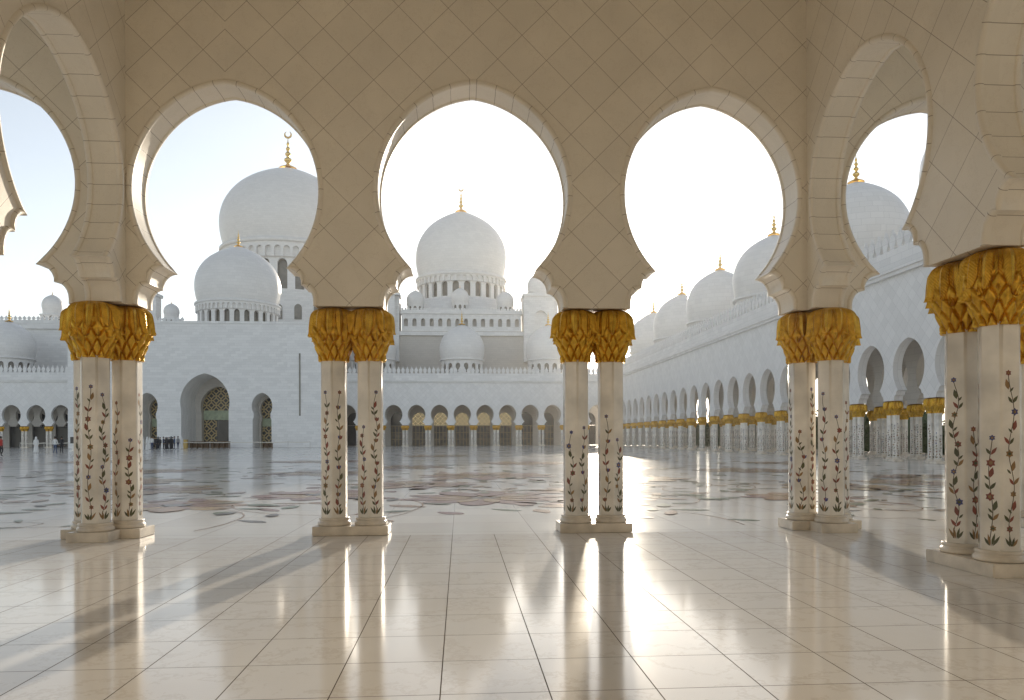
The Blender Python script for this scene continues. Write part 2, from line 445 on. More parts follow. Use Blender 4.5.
# ------------------------------------------------------------------ pillars
def shaft_mesh(seed):
    rnd = random.Random(seed)
    bm = bmesh.new(); bm.loops.layers.uv.verify()
    Rv, ch = .222, .022
    ring = []
    hx = [Vector((Rv * math.sin(PI / 3 * k), -Rv * math.cos(PI / 3 * k), 0)) for k in range(6)]   # vertex towards -Y
    for k in range(6):
        p, a, b = hx[k], hx[k - 1], hx[(k + 1) % 6]
        d1, d2 = (a - p).normalized(), (b - p).normalized()
        q0, q2 = p + d1 * ch, p + d2 * ch
        ring += [q0, (q0 + q2) / 2 * .35 + p * .65 * .985, q2]
    zs = [.262, .31, 1.9, 1.906, 2.80]
    rows = []
    for z in zs:
        rows.append([bm.verts.new((q.x, q.y, z)) for q in ring])
    n = len(ring)
    for r0, r1 in zip(rows, rows[1:]):
        for k in range(n):
            f = bm.faces.new([r0[k], r0[(k + 1) % n], r1[(k + 1) % n], r1[k]]); f.smooth = (k % 3 != 2)
    bm.faces.new(rows[0][::-1]); bm.faces.new(rows[-1])
    for f in bm.faces: f.material_index = 0
    # flower inlay, each face its own vine
    ap = Rv * math.cos(PI / 6)
    for k in range(6):
        ang = PI / 3 * (k + .5) - PI / 2           # outward direction of face k
        nrm = Vector((math.cos(ang), math.sin(ang), 0)); tan = Vector((-nrm.y, nrm.x, 0))
        lay = [0]
        def put(pts, mi):
            lay[0] += 1
            off = ap + .0012 + .00004 * (lay[0] % 20)
            vs = [bm.verts.new(nrm * off + tan * a + Vector((0, 0, b))) for a, b in pts]
            f = bm.faces.new(vs); f.material_index = mi
        top = rnd.choice([1.65, 2.22, 1.85, 2.28, 1.5, 2.1]) + rnd.uniform(-.05, .05)
        amp, ph = rnd.uniform(.016, .036), rnd.uniform(0, 6); fq = rnd.uniform(6.5, 11)
        def sx(b): return amp * math.sin(ph + b * fq)
        N = 40
        for i in range(N):
            b0, b1 = .33 + (top - .33) * i / N, .33 + (top - .33) * (i + 1) / N
            put([(sx(b0) - .0045, b0), (sx(b0) + .0045, b0), (sx(b1) + .0045, b1), (sx(b1) - .0045, b1)], 1)
        def leaf(a, b, dx, L, W, mi):
            L *= 1.02; W *= 1.05
            d = Vector((dx, 1)).normalized(); p = Vector((-d.y, d.x))
            pts = []
            for t, w in ((0, 0), (.2, .6), (.45, 1), (.7, .7), (1, 0)): pts.append(Vector((a, b)) + d * L * t - p * W * w)
            for t, w in ((.7, .7), (.45, 1), (.2, .6)): pts.append(Vector((a, b)) + d * L * t + p * W * w)
            put([(q.x, q.y) for q in pts], mi)
        def bloom(a, b, r, mi, mc):
            n = 12
            put([(a + r * (1 if i % 2 else .66) * math.cos(2 * PI * i / n), b + r * (1 if i % 2 else .66) * math.sin(2 * PI * i / n)) for i in range(n)], mi)
            put([(a + r * .38 * math.cos(2 * PI * i / 8), b + r * .38 * math.sin(2 * PI * i / 8)) for i in range(8)], mc)
        for dx in (-.75, -.25, .3, .8): leaf(0 + dx * .02, .325, dx * .8, rnd.uniform(.10, .15), .015, rnd.choice([2, 2, 4]))
        b = .52
        kk = rnd.randint(0, 2); style = rnd.randint(0, 2); gap = rnd.uniform(.11, .16)
        while b < top - .08:
            t = kk % 3; sd = rnd.choice([-1, 1])
            if t == 0:
                
                if style == 1:
                    for q in (-.55, .55, 0): leaf(sx(b) + sd * .014, b - .03, q, .075, .017, rnd.choice([3, 5, 3, 4]))
                else: bloom(sx(b) + sd * (.016 if style else .008), b, rnd.uniform(.036, .054), rnd.choice([3, 3, 5, 4]), rnd.choice([4, 2]))
            elif t == 1:
                leaf(sx(b), b - .05, .75 * sd, .105, .018, rnd.choice([2, 3, 4])); leaf(sx(b), b - .05, -.7 * sd, .09, .016, rnd.choice([2, 2, 3]))
            else:
                leaf(sx(b) + sd * .012, b - .05, .25 * sd, .12, .026, rnd.choice([3, 4, 2])); leaf(sx(b), b - .075, -.9 * sd, .07, .012, 2)
            b += gap * rnd.uniform(.85, 1.2); kk += 1
        bloom(sx(top), top + .02, .036, rnd.choice([3, 5, 5]), 4)
    return mesh_of('shaft', bm, [M['shaft'], M['stem'], M['leaf'], M['rust'], M['ochre'], M['blue']])
def base_mesh():
    bm = bmesh.new()
    lathe(bm, smooth_prof([(.15, .152), (.245, .152), (.262, .175), (.255, .205), (.236, .222), (.236, .236), (.244, .25), (.235, .272), (.205, .276), (.15, .276)], 3), 40)
    return mesh_of('base', bm, M['plinth'])
def capital_mesh(nth, nz, seg, seed):
    """gilded palm capital: scaly bulb, then two layers of drooping fronds springing from the top"""
    rnd = random.Random(seed)
    Z0, H, NS, NF = 2.765, .845, 12, 12
    bm = bmesh.new()
    def interp(tab, z):
        for (z0, a), (z1, b) in zip(tab, tab[1:]):
            if z <= z1: return a + (b - a) * max(0, (z - z0)) / (z1 - z0)
        return tab[-1][1]
    uvl = bm.loops.layers.uv.verify()
    core = [(0, .200), (.04, .214), (.16, .245), (.30, .295), (.42, .345), (.52, .345), (.62, .325), (.72, .27), (.845, .20)]
    rings = []
    for iz in range(nz + 1):
        z = H * iz / nz; row = []
        for it in range(nth):
            th = 2 * PI * it / nth; r = interp(core, z)
            if z < .60:
                a, b = th / (2 * PI) * NS, (z + .01) / .148
                p, q = a + b / 2, a - b / 2
                fp, fq = p - math.floor(p) - .5, q - math.floor(q) - .5
                d = max(abs(fp), abs(fq)) * 2
                r += .046 * max(0, 1 - d ** 2.2) * (.60 + .70 * (fp - fq)) - .020 * max(0, (d - .8) * 5)
                if z < .035: r += .012
            row.append(bm.verts.new((r * math.cos(th), r * math.sin(th), Z0 + z)))
        rings.append(row)
    for a, b in zip(rings, rings[1:]):
        for k in range(nth):
            f = bm.faces.new([a[k], a[(k + 1) % nth], b[(k + 1) % nth], b[k]]); f.smooth = True
    bm.faces.new(rings[0][::-1])
    hub = bm.verts.new((0, 0, Z0 + H + .004))
    for k in range(nth): bm.faces.new([rings[-1][k], rings[-1][(k + 1) % nth], hub])
    path = smooth_prof([(.10, .835), (.20, .835), (.285, .80), (.338, .725), (.354, .62), (.364, .51), (.368, .41), (.376, .325)], 8)
    wid = [(0, .02), (.12, .045), (.28, .078), (.5, .090), (.7, .088), (.85, .068), (.95, .042), (1, .006)]
    S_ = (-1, -.62, -.25, -.06, 0, .06, .25, .62, 1)
    for lay, (lift, stretch, nw) in enumerate(((-.026, 1.0, .95), (0, .84, 1.0))):
        for kf in range(NF):
            th0 = 2 * PI * (kf + .5 * lay) / NF + rnd.uniform(-.05, .05)
            ln = stretch * rnd.uniform(.86, 1.08); tw = rnd.uniform(-.09, .09); fl = rnd.uniform(-.012, .012); wk = nw * rnd.uniform(.9, 1.1)
            rows_f, rows_b = [], []
            for i in range(seg + 1):
                t = i / seg
                x = t * (len(path) - 1); i0 = min(int(x), len(path) - 2); fx = x - i0
                r = path[i0][0] + (path[i0 + 1][0] - path[i0][0]) * fx; z = path[i0][1] + (path[i0 + 1][1] - path[i0][1]) * fx
                z = .80 + (z - .80) * ln if z < .80 else z
                r += lift * min(1, t * 3) + fl * max(0, t - .5) * 2 + .012 * max(0, t - .88) / .12
                hw = interp(wid, t) * wk * (1 + (.07 if i % 2 else -.05) * (1 if .25 < t < .97 else 0))
                rf, rb = [], []
                for s in S_:
                    a = th0 + tw * t * t + s * hw / max(.16, r)
                    bulge = .026 * (1 - abs(s) ** 1.5) - .052 * abs(s) ** 2.4 * min(1, t * 2.5) + (.012 if s == 0 else 0) + (.002 if (i % 2) else -.002) * (1 if .2 < abs(s) < .9 else 0)
                    for lst, dr in ((rf, 0), (rb, -.014)):
                        rr = r + bulge + dr
                        lst.append(bm.verts.new((rr * math.cos(a), rr * math.sin(a), Z0 + z + (dr if t < .2 else 0))))
                rows_f.append(rf); rows_b.append(rb)
            n = len(S_)
            for i in range(seg):
                for k in range(n - 1):
                    f = bm.faces.new([rows_f[i][k], rows_f[i + 1][k], rows_f[i + 1][k + 1], rows_f[i][k + 1]]); f.smooth = True
                    for l, (ii, kk) in zip(f.loops, ((i, k), (i + 1, k), (i + 1, k + 1), (i, k + 1))): l[uvl].uv = (1 + abs(S_[kk]), ii / seg)
                    f = bm.faces.new([rows_b[i][k + 1], rows_b[i + 1][k + 1], rows_b[i + 1][k], rows_b[i][k]]); f.smooth = True
                for k, sg in ((0, 1), (n - 1, -1)):
                    q = [rows_f[i][k], rows_b[i][k], rows_b[i + 1][k], rows_f[i + 1][k]]
                    bm.faces.new(q[::sg])
            for k in range(n - 1): bm.faces.new([rows_f[seg][k], rows_b[seg][k], rows_b[seg][k + 1], rows_f[seg][k + 1]])
            for k in range(n - 1): bm.faces.new([hub, rows_f[0][k], rows_f[0][k + 1]])
    bmesh.ops.recalc_face_normals(bm, faces=bm.faces[:])
    bm.normal_update(); sharpen(bm, 60)
    return mesh_of('capital', bm, M['capgold'])
SHAFT = [shaft_mesh(s) for s in (3, 8, 21, 34, 55, 89, 144)]
BASE = base_mesh()
CAP = [capital_mesh(168, 60, 26, s) for s in (1, 2)]
CAP_LO = capital_mesh(60, 22, 10, 5)
def plinth_bm(outline):
    bm = bmesh.new()
    a = [bm.verts.new((x, y, 0.004)) for x, y in outline]; b = [bm.verts.new((x, y, .150)) for x, y in outline]
    n = len(a)
    for k in range(n): bm.faces.new([a[k], a[(k + 1) % n], b[(k + 1) % n], b[k]])
    bm.faces.new(a[::-1]); top = bm.faces.new(b)
    bmesh.ops.bevel(bm, geom=[e for e in bm.edges], offset=.008, segments=2, affect='EDGES')
    return bm
rect = lambda a, b: [(-a, -b), (a, -b), (a, b), (-a, b)]
PL2 = mesh_of('plinth', plinth_bm(rect(.59, .29)), M['plinth'])
PL3 = mesh_of('plinth', plinth_bm([(-.59, -.29), (-.30, -.29), (-.30, -.70), (.30, -.70), (.30, -.29), (.59, -.29), (.59, .29), (-.59, .29)]), M['plinth'])
cnt = [0]
def pillar(name, x, y, rot, label, cols=((-.29, 0, 0), (.29, 0, 0)), plinth=None, lo=False, parent=None):
    o = empty(name, (x, y, 0), parent)
    o.rotation_euler = (0, 0, rot)
    if label: tag(o, label, 'pillar', 'pillars of the entrance porch')
    obj('plinth', plinth or PL2, None, o)
    for cx, cy, cr in cols:
        cnt[0] += 1
        parts = [('base', BASE), ('shaft', SHAFT[cnt[0] % 7])]
        parts.append(('capital', CAP_LO if lo else CAP[cnt[0] % 2]))
        for nm, me in parts:
            c = obj(nm, me, None, o); c.location = (cx, cy, 0)
            c.rotation_euler = (0, 0, cr + (cnt[0] * PI / 3 if nm == 'shaft' else cnt[0] * .7 if nm == 'capital' else 0))
    return o

YF = 12.18
PX = [-1.73 + MOD * k for k in range(-4, 6)]            # pillar lines of the porch front
XL, XR = -5.53, 6.03
PX[3], PX[6] = XL, XR
TCOLS = ((-.29, 0, 0), (.29, 0, 0), (0, -.42, PI / 6))
desc = {0: 'marble twin pillar outermost on the left of the porch front', 1: 'marble twin pillar beyond the left cross wall, second outward',
        2: 'marble twin pillar beyond the left cross wall, first outward',
        3: 'gold-capped triple pillar at left where the cross wall meets the front, bathed in warm light',
        4: 'gold-capped twin pillar left of the central arch, framing the portal block edge',
        5: 'gold-capped twin pillar right of the central arch, with sun glare beside it',
        6: 'gold-capped triple pillar at right where the cross wall meets the front, before the long colonnade',
        7: 'marble twin pillar cut off by the right picture edge behind the nearest pillar',
        8: 'marble twin pillar beyond the right cross wall, second outward', 9: 'marble twin pillar outermost on the right of the porch front'}
for i, x in enumerate(PX):
    t = i in (3, 6)
    pillar('triple_pillar' if t else 'twin_pillar', x, YF, 0, desc[i], TCOLS if t else ((-.29, 0, 0), (.29, 0, 0)), PL3 if t else PL2)
side_desc = {(0, 1): 'marble twin pillar of the left cross wall just left of the view', (0, 2): 'marble twin pillar of the left cross wall, second from the front',
             (0, 3): 'marble twin pillar of the left cross wall beside the viewpoint', (1, 1): 'large gold-capped twin pillar nearest the viewer at right, with blue flower inlay',
             (1, 2): 'marble twin pillar of the right cross wall, second from the front', (1, 3): 'marble twin pillar of the right cross wall beside the viewpoint'}
for s, x in enumerate((XL, XR)):
    for k in (1, 2, 3):
        pillar('twin_pillar', x, YF - MOD * k, PI / 2, side_desc[(s, k)])

ZT = 9.6
porch_m = [M['porch_wall'], M['porch_soffit']]
o = obj('arcade_wall', arcade_wall_bm(PX, ZT, PROF, True, sc={3: (.94, .97), 5: (.95, 1), 2: (1.1, 1), 6: (1.1, 1)}), porch_m); o.location = (0, YF, 0)
tag(o, 'cream stone wall of keyhole arches facing the viewer across the porch front', 'arcade wall')
for x, side in ((-5.37, 'left'), (5.94, 'right')):
    o = obj('arcade_wall', arcade_wall_bm([0] + [-MOD * k for k in range(1, 5)], ZT, PROF, True, start_cut=TW, TW=.235, sc={'*': (1, .96)}), porch_m)
    o.location = (x, YF, 0); 
    # local x runs along world Y
    o.rotation_euler = (0, 0, PI / 2)
    tag(o, 'cream stone cross wall of keyhole arches running toward the viewer at %s' % side, 'arcade wall')
bm = bmesh.new(); box(bm, PX[0], PX[-1], -3.9, YF + TW, ZT + .002, ZT + .6)
tag(obj('overhead_slab', bm, M['porch_plain']), 'flat stone roof slab over the porch arches', 'roof')
bm = bmesh.new(); box(bm, PX[0], PX[-1], -4.6, -3.9, .006, ZT + .6)  # unseen wall added behind the viewer to bounce warm light onto the arches
tag(obj('porch_bounce_wall', bm, M['porch_plain']), 'plain cream wall added unseen behind the viewer to bounce warm light into the porch', 'wall')

# ------------------------------------------------------------------ ground
bm = bmesh.new(); g = 900
bm.faces.new([bm.verts.new(p) for p in ((-g, -g, -.008), (g, -g, -.008), (g, g, -.008), (-g, g, -.008))])
struct('ground', bm, M['ground'])
bm = bmesh.new()
bm.faces.new([bm.verts.new(p) for p in ((-110, YF - .31, 0), (48, YF - .31, 0), (48, 150, 0), (-110, 150, 0))])
struct('courtyard_floor', bm, M['court'])
bm = bmesh.new()
bm.faces.new([bm.verts.new(p) for p in ((-30, -5, .004), (30, -5, .004), (30, YF - .31, .004), (-30, YF - .31, .004))])
struct('porch_floor', bm, M['porch_floor'])

# floral marble inlay of the courtyard
rnd = random.Random(11)
bm = bmesh.new()
lz = [0]
def flat(pts, mi):
    if min(p[1] for p in pts) < YF + .45: return
    lz[0] += 1
    z = .004 + .0016 * (lz[0] % 7)
    try:
        f = bm.faces.new([bm.verts.new((x, y, z)) for x, y in pts]); f.material_index = mi
        if f.normal.z < 0: f.normal_flip()
    except ValueError: pass
def petal(cx, cy, a, r0, L, W, mi):
    pts = []
    prof_ = ((0, .25), (.2, .6), (.45, .95), (.65, 1), (.82, .75), (.93, .42), (1, .0))
    for t, w in prof_: pts.append((r0 + L * t, W * w))
    for t, w in prof_[-2::-1]: pts.append((r0 + L * t, -W * w))
    flat([(cx + p * math.cos(a) - q * math.sin(a), cy + p * math.sin(a) + q * math.cos(a)) for p, q in pts], mi)
def ribbon(pts, w, mi):
    for (x0, y0), (x1, y1) in zip(pts, pts[1:]):
        dx, dy = x1 - x0, y1 - y0; L = math.hypot(dx, dy) or 1
        nx, ny = -dy / L * w, dx / L * w
        flat([(x0 - nx, y0 - ny), (x1 - nx, y1 - ny), (x1 + nx, y1 + ny), (x0 + nx, y0 + ny)], mi)
def flower(cx, cy, r, n, cols):
    a0 = rnd.uniform(0, 6)
    for k in range(n): petal(cx, cy, a0 + 2 * PI * k / n, r * .22, r * rnd.uniform(.7, .85), r * 1.9 / n, cols[k % 2])
    for k in range(n): petal(cx, cy, a0 + 2 * PI * (k + .5) / n, r * .15, r * .5, r * .9 / n, cols[2])
    flat([(cx + r * .2 * math.cos(2 * PI * k / 14), cy + r * .2 * math.sin(2 * PI * k / 14)) for k in range(14)], 4)
def vine(cx, cy, a, n, step, w, turn):
    pts = [(cx, cy)]; t = turn
    for k in range(n):
        a += t; t = t * .985 + rnd.uniform(-.02, .02)
        cx += step * math.cos(a); cy += step * math.sin(a); pts.append((cx, cy))
        if k % 7 == 3:
            sd = 1 if (k // 7) % 2 else -1
            petal(cx, cy, a + sd * .9, .05, step * rnd.uniform(2, 3.4), step * .55, rnd.choice([3, 3, 1, 4]))
    ribbon(pts, w, 1)
    return cx, cy
pal = [(0, 1, 2), (1, 0, 2), (2, 1, 0), (0, 0, 2)]
spots = [(.6, 19, 2.2, 10), (3.6, 21.2, 1.7, 9), (-3.8, 20.5, 1.9, 9), (-9.5, 23, 2.4, 9), (-14, 19.5, 1.7, 8), (-20, 26, 2.6, 9), (6, 27, 2.4, 9), (11.5, 22, 1.8, 8),
         (1, 30, 3, 11), (-6, 33, 2.7, 9), (-15, 36, 3, 10), (-28, 38, 3, 9), (13, 33, 2.6, 9), (18.5, 42, 2.4, 9), (4, 44, 3, 10), (-9, 49, 3.3, 9), (-24, 52, 3.2, 9), (11, 55, 3, 9), (-2, 62, 3.2, 9), (17.5, 27, 1.9, 8),
         (-6.5, 17.6, 1.7, 9), (-12, 27.5, 2.4, 9), (-1.5, 24.6, 2.1, 10), (3.0, 16.8, 1.3, 9), (-17.5, 22.6, 2.1, 9), (8.6, 18.4, 1.5, 9), (15, 23.6, 1.9, 9), (-3, 39, 2.6, 9), (7.5, 37, 2.4, 9)]
for x, y, r, n in spots:
    flower(x, y, r, n, rnd.choice(pal))
    for q in range(3):
        a = rnd.uniform(0, 2 * PI)
        vine(x + r * .9 * math.cos(a), y + r * .9 * math.sin(a), a, rnd.randint(26, 44),   .24, .016, rnd.choice([-1, 1]) * rnd.uniform(.05, .13))
    for q in range(10):
        a = rnd.uniform(0, 2 * PI); d = r * rnd.uniform(1.1, 1.8)
        petal(x + d * math.cos(a), y + d * math.sin(a), rnd.uniform(0, 6), 0, rnd.uniform(.5, 1.1), rnd.uniform(.12, .25), rnd.choice([0, 1, 3, 3]))
for x, y, a in ((-7.6, 14.2, 2.6), (-11, 15.5, 2.9), (9.2, 14.6, .5), (7.9, 13.4, .2), (12.5, 16.5, 1.0)):
    vine(x, y, a, 60, .14, .016, .10 if x < 0 else -.10)
    vine(x, y, a + 2.4, 40, .14, .016, -.12)
struct('floor_inlay', bm, [M['f_mauve'], M['f_brown'], M['f_ochre'], M['f_green'], M['f_dark']])

# ------------------------------------------------------------------ domes, finials, parapets
DOME = smooth_prof([(.925, 0), (.955, .1), (.985, .26), (1, .45), (.985, .63), (.94, .81), (.855, .99), (.735, 1.155), (.575, 1.3), (.39, 1.42), (.2, 1.515), (.075, 1.565), (0, 1.59)], 3)
def finial_bm(h, crescent):
    bm = bmesh.new()
    p = [(.30, -.02), (.29, .0), (.16, .05), (.075, .085), (.05, .12), (.055, .14), (.125, .19), (.125, .24), (.05, .29), (.045, .31), (.095, .355), (.095, .395), (.04, .44), (.036, .46), (.072, .50), (.07, .535), (.03, .575), (.026, .6), (.05, .635), (.045, .665), (.018, .71), (.012, .78), (.0, .84 if crescent else 1.0)]
    lathe(bm, [(r * h * .8, z * h) for r, z in p], 16)
    if crescent:
        n = 20; r = .085 * h
        rows = []
        for k in range(n + 1):
            a = R(115) + R(310) * k / n; w = .026 * h * math.sin(PI * k / n) + .004 * h
            c = Vector((math.cos(a), 0, math.sin(a)))
            rows.append([bm.verts.new(Vector((0, 0, .91 * h)) + c * (r + s * w) + Vector((0, t * w * .8, 0))) for s, t in ((1, 0), (0, 1), (-1, 0), (0, -1))])
        for a, b in zip(rows, rows[1:]):
            for k in range(4): bm.faces.new([a[k], a[(k + 1) % 4], b[(k + 1) % 4], b[k]])
    return bm
def win_prof(hw, z0, zs, seg=7, horseshoe=1.0, point=.12):
    """plain jambs to zs, pointed round head"""
    rr = hw * horseshoe; c = rr * point; r = rr + c
    p = [(hw, z0)]
    if horseshoe > 1: p.append((hw, zs - .02 * hw))
    a0 = -math.acos(min(1, (hw + c) / r)) if horseshoe > 1 else 0
    cz = zs - r * math.sin(a0)
    a1 = math.acos(c / r)
    for k in range(seg + 1):
        a = a0 + (a1 - a0) * k / seg
        q = (max(0, -c + r * math.cos(a)), cz + r * math.sin(a))
        if k == 0 and horseshoe <= 1: q = (hw, zs)
        p.append(q)
    p[-1] = (0, p[-1][1])
    return p
def ring_wall(Rr, z0, z1, n, hw_frac, zb, zs, thick, cx=0, cy=0, seg=5):
    L = 2 * PI * Rr; pit = L / n; hw = pit / 2 * hw_frac
    def fn(x, y, z):
        a = x / Rr; r = Rr - y
        return (cx + r * math.cos(a), cy + r * math.sin(a), z)
    w = Wall(fn)
    prof = win_prof(hw, zb, zs, seg)
    for k in range(n):
        m = (k + .5) * pit
        if zb > z0 + 1e-4: w.solid(k * pit, (k + .5) * pit, z0, zb, 0, thick); w.solid((k + .5) * pit, (k + 1) * pit, z0, zb, 0, thick)
        w.half(k * pit, m, prof, zb, z1, 0, thick, None, 0, 0, bottom=False); w.half((k + 1) * pit, m, prof, zb, z1, 0, thick, None, 0, 0, bottom=False)
    bm = w.bm
    bmesh.ops.remove_doubles(bm, verts=bm.verts[:], dist=.001)
    return w.done()
def dome(parent, x, y, zb, Rd, drum_h, nwin, fin, crescent=False, seg=56, ring=True, label=None, vs=1.0):
    """dome part with its drum, glass core and finial; origin at the drum foot"""
    bm = bmesh.new()
    lathe(bm, [(Rd * .86, -.02 * Rd)] + [(Rd * 1.0, -.02 * Rd), (Rd * 1.0, .03 * Rd), (Rd * .95, .045 * Rd)] + [(r * Rd, (z * vs + .05) * Rd) for r, z in DOME], seg, x, y, zb)
    d = obj('dome', bm, M['dome'], parent)
    if label: d['label'] = label
    z0 = zb - drum_h
    if nwin:
        bm = ring_wall(Rd * .93, z0, zb, nwin, .56, z0 + drum_h * .12, zb - drum_h * .42, Rd * .06, x, y)
        obj('drum', bm, [M['dome'], M['dome']], d)
        bm = bmesh.new(); lathe(bm, [(Rd * .84, 0), (Rd * .84, drum_h)], 40, x, y, z0 + .01)
        obj('drum_glazing', bm, M['greyglass'], d)
        if ring:   # scalloped crown of small niches between drum and dome
            bm = ring_wall(Rd * .975, zb - drum_h * .30, zb + .02 * Rd, nwin * 2, .7, zb - drum_h * .30 + .01, zb - drum_h * .16, Rd * .05, x, y, 4)
            obj('drum_cornice', bm, [M['dome'], M['dome']], d)
    else:
        bm = bmesh.new(); lathe(bm, [(Rd * .93, 0), (Rd * .93, drum_h)], 40, x, y, z0)
        obj('drum', bm, M['dome'], d)
    if fin:
        f = obj('finial', finial_bm(fin, crescent), M['gold'], d); f.location = (x, y, zb + Rd * (1.585 * vs + .05))
    return d
def parapet_bm(x0, x1, y, z0, h, period, th=.16, fn=None):
    """pierced stone parapet: plain rail, then a row of spade-shaped merlons"""
    w = Wall(fn)
    n = max(1, round((x1 - x0) / period)); p = (x1 - x0) / n
    for k in range(n):
        a = x0 + k * p; m = a + p / 2
        w.solid(a, m, z0, z0 + .46 * h, y, y + th); w.solid(m, a + p, z0, z0 + .46 * h, y, y + th)
        sh = [(.27, .46), (.24, .52), (.36, .60), (.43, .68), (.38, .75), (.22, .83), (.10, .89), (.07, .95), (0, 1.0)]
        for yy, s in ((y, 1), (y + th, -1)):
            for (a0, b0), (a1, b1) in zip(sh, sh[1:]):
                q = [(m - a0 * p, yy, z0 + b0 * h), (m + a0 * p, yy, z0 + b0 * h), (m + a1 * p, yy, z0 + b1 * h), (m - a1 * p, yy, z0 + b1 * h)]
                w.face(q[::s], [(t[0], t[2]) for t in q[::s]], 0)
        for (a0, b0), (a1, b1) in zip(sh, sh[1:]):
            for s in (1, -1):
                q = [(m + s * a0 * p, y, z0 + b0 * h), (m + s * a0 * p, y + th, z0 + b0 * h), (m + s * a1 * p, y + th, z0 + b1 * h), (m + s * a1 * p, y, z0 + b1 * h)]
                w.face(q[::s], [(t[1], t[2]) for t in q[::s]], 0)
    return w.done()

ZC = 10.95
def arcade(name, label, pillars, place, nrows, domes, hide=()):
    """courtyard arcade; local x along the wall, local +y away from the courtyard"""
    loc, rot = place
    root = empty(name, loc); root.rotation_euler = (0, 0, rot)
    tag(root, label, 'arcade')
    x0, x1 = pillars[0], pillars[-1]
    obj('wall', arcade_wall_bm(pillars, ZC, PROF_LO, False), [M['marble_diag'], M['marble']], root)
    for r in range(1, nrows):
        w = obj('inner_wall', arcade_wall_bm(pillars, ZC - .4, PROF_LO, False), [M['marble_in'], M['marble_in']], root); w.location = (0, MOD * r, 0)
    dep = MOD * max(2, nrows - 1) + TW
    bm = bmesh.new(); box(bm, x0, x1, TW + .002, dep, ZC - .35, ZC); obj('roof', bm, M['marble'], root)
    bm = bmesh.new()
    box(bm, x0, x1, -.50, TW, ZC + .002, ZC + .22); box(bm, x0, x1, -.62, TW, ZC + .222, ZC + .55)
    obj('cornice', bm, M['marble'], root)
    obj('balustrade', parapet_bm(x0, x1, -.3, ZC + .552, 2.25, .75), [M['marble']], root)
    for i, p in enumerate(pillars):
        if i in hide: continue
        pillar('pillar', p, 0, 0, None, lo=True, parent=root)
    for dx in domes:
        dome(root, dx, 5.9, 15.3, 4.05, 2.6, 16, 2.7, seg=48, ring=False)
    return root, dep
YB = 129.2
pr = [MOD * k for k in range(0, 28)]            # right arcade: local x measured from the far corner towards the viewer
XA = 25.87
right, dep = arcade('colonnade', 'long white marble colonnade receding along the right side of the courtyard', pr, ((XA, YB, 0), -PI / 2), 3,
                    [8.7 + 15.68 * k for k in range(0, 7)])
bm = bmesh.new(); box(bm, -.95, -.5, .35, 12.6, .02, ZC - .4); obj('added_end_wall', bm, M['marble_in'], right)  # plain wall added to block bright sky at the far end of the colonnade
for r_, lab in ((1, 'middle row of pillars standing inside the right colonnade'), (2, 'outer row of pillars at the garden side of the right colonnade')):
    t = empty('pillar_row', (XA + MOD * r_, YB, 0)); t.rotation_euler = (0, 0, -PI / 2); tag(t, lab, 'pillar row')
    for p in pr[4:]: pillar('pillar', p, 0, 0, None, lo=True, parent=t)

xk = lambda k: .41 + MOD * (k + .5)
pc = [xk(k) for k in range(-7, 7)]              # far arcade centre
far, dep = arcade('colonnade', 'white marble colonnade straight ahead across the courtyard under the central dome', pc, ((0, YB, 0), 0), 2,
                  [.41 - 15.68, .41, .41 + 15.68])
pl = [xk(k) for k in range(-24, -15)]
farl, dep = arcade('colonnade', 'white marble colonnade at far left, left of the portal block', pl, ((0, YB, 0), 0), 2, [-77.9, -62.3])
# back walls with glazed bays inside the far arcades
def glazed_back(name, label, ps, y, fans):
    root = empty(name, (0, y, 0)); tag(root, label, 'wall')
    w = Wall()
    prof = [(1.25, .02), (1.25, 3.7)] + win_prof(1.25, 3.7, 4.7, 8)[1:]
    for a, b in zip(ps, ps[1:]):
        m = (a + b) / 2
        w.half(a, m, prof, .02, ZC - .4, 0, .5, None, 0, 0, bottom=False); w.half(b, m, prof, .02, ZC - .4, 0, .5, None, 0, 0, bottom=False)
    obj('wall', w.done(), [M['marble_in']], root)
    for i, (a, b) in enumerate(zip(ps, ps[1:])):
        m = (a + b) / 2; k = round((m - .41) / MOD)
        bm = bmesh.new(); box(bm, m - 1.25, m + 1.25, .3, .34, .03, 3.7)
        d = obj('glass_door', bm, M['door'] if abs(k) < 5 else M['dark'], root)
        bm = bmesh.new(); uvl = bm.loops.layers.uv.verify()
        hp = win_prof(1.25, 3.72, 4.7, 8)
        pts = [(m + q[0], q[1]) for q in hp] + [(m - q[0], q[1]) for q in hp[-2::-1]]
        f1 = bm.faces.new([bm.verts.new((x, .3, z)) for x, z in pts])
        ex = bmesh.ops.extrude_face_region(bm, geom=[f1]); bmesh.ops.translate(bm, verts=[v for v in ex['geom'] if isinstance(v, bmesh.types.BMVert)], vec=(0, .04, 0))
        for f in bm.faces:
            for l in f.loops: l[uvl].uv = (l.vert.co.x, l.vert.co.z)
        obj('fanlight', bm, M['fan'] if k in fans else M['dark'], root)
glazed_back('glazed_wall', 'inner wall with glass doors and glowing fanlights behind the central colonnade', pc, YB + 2 * MOD + TW + .02, (-2, -1, 0, 1, 2))
glazed_back('glazed_wall', 'inner wall with dark doors behind the far left colonnade', pl, YB + 2 * MOD + TW + .02, ())

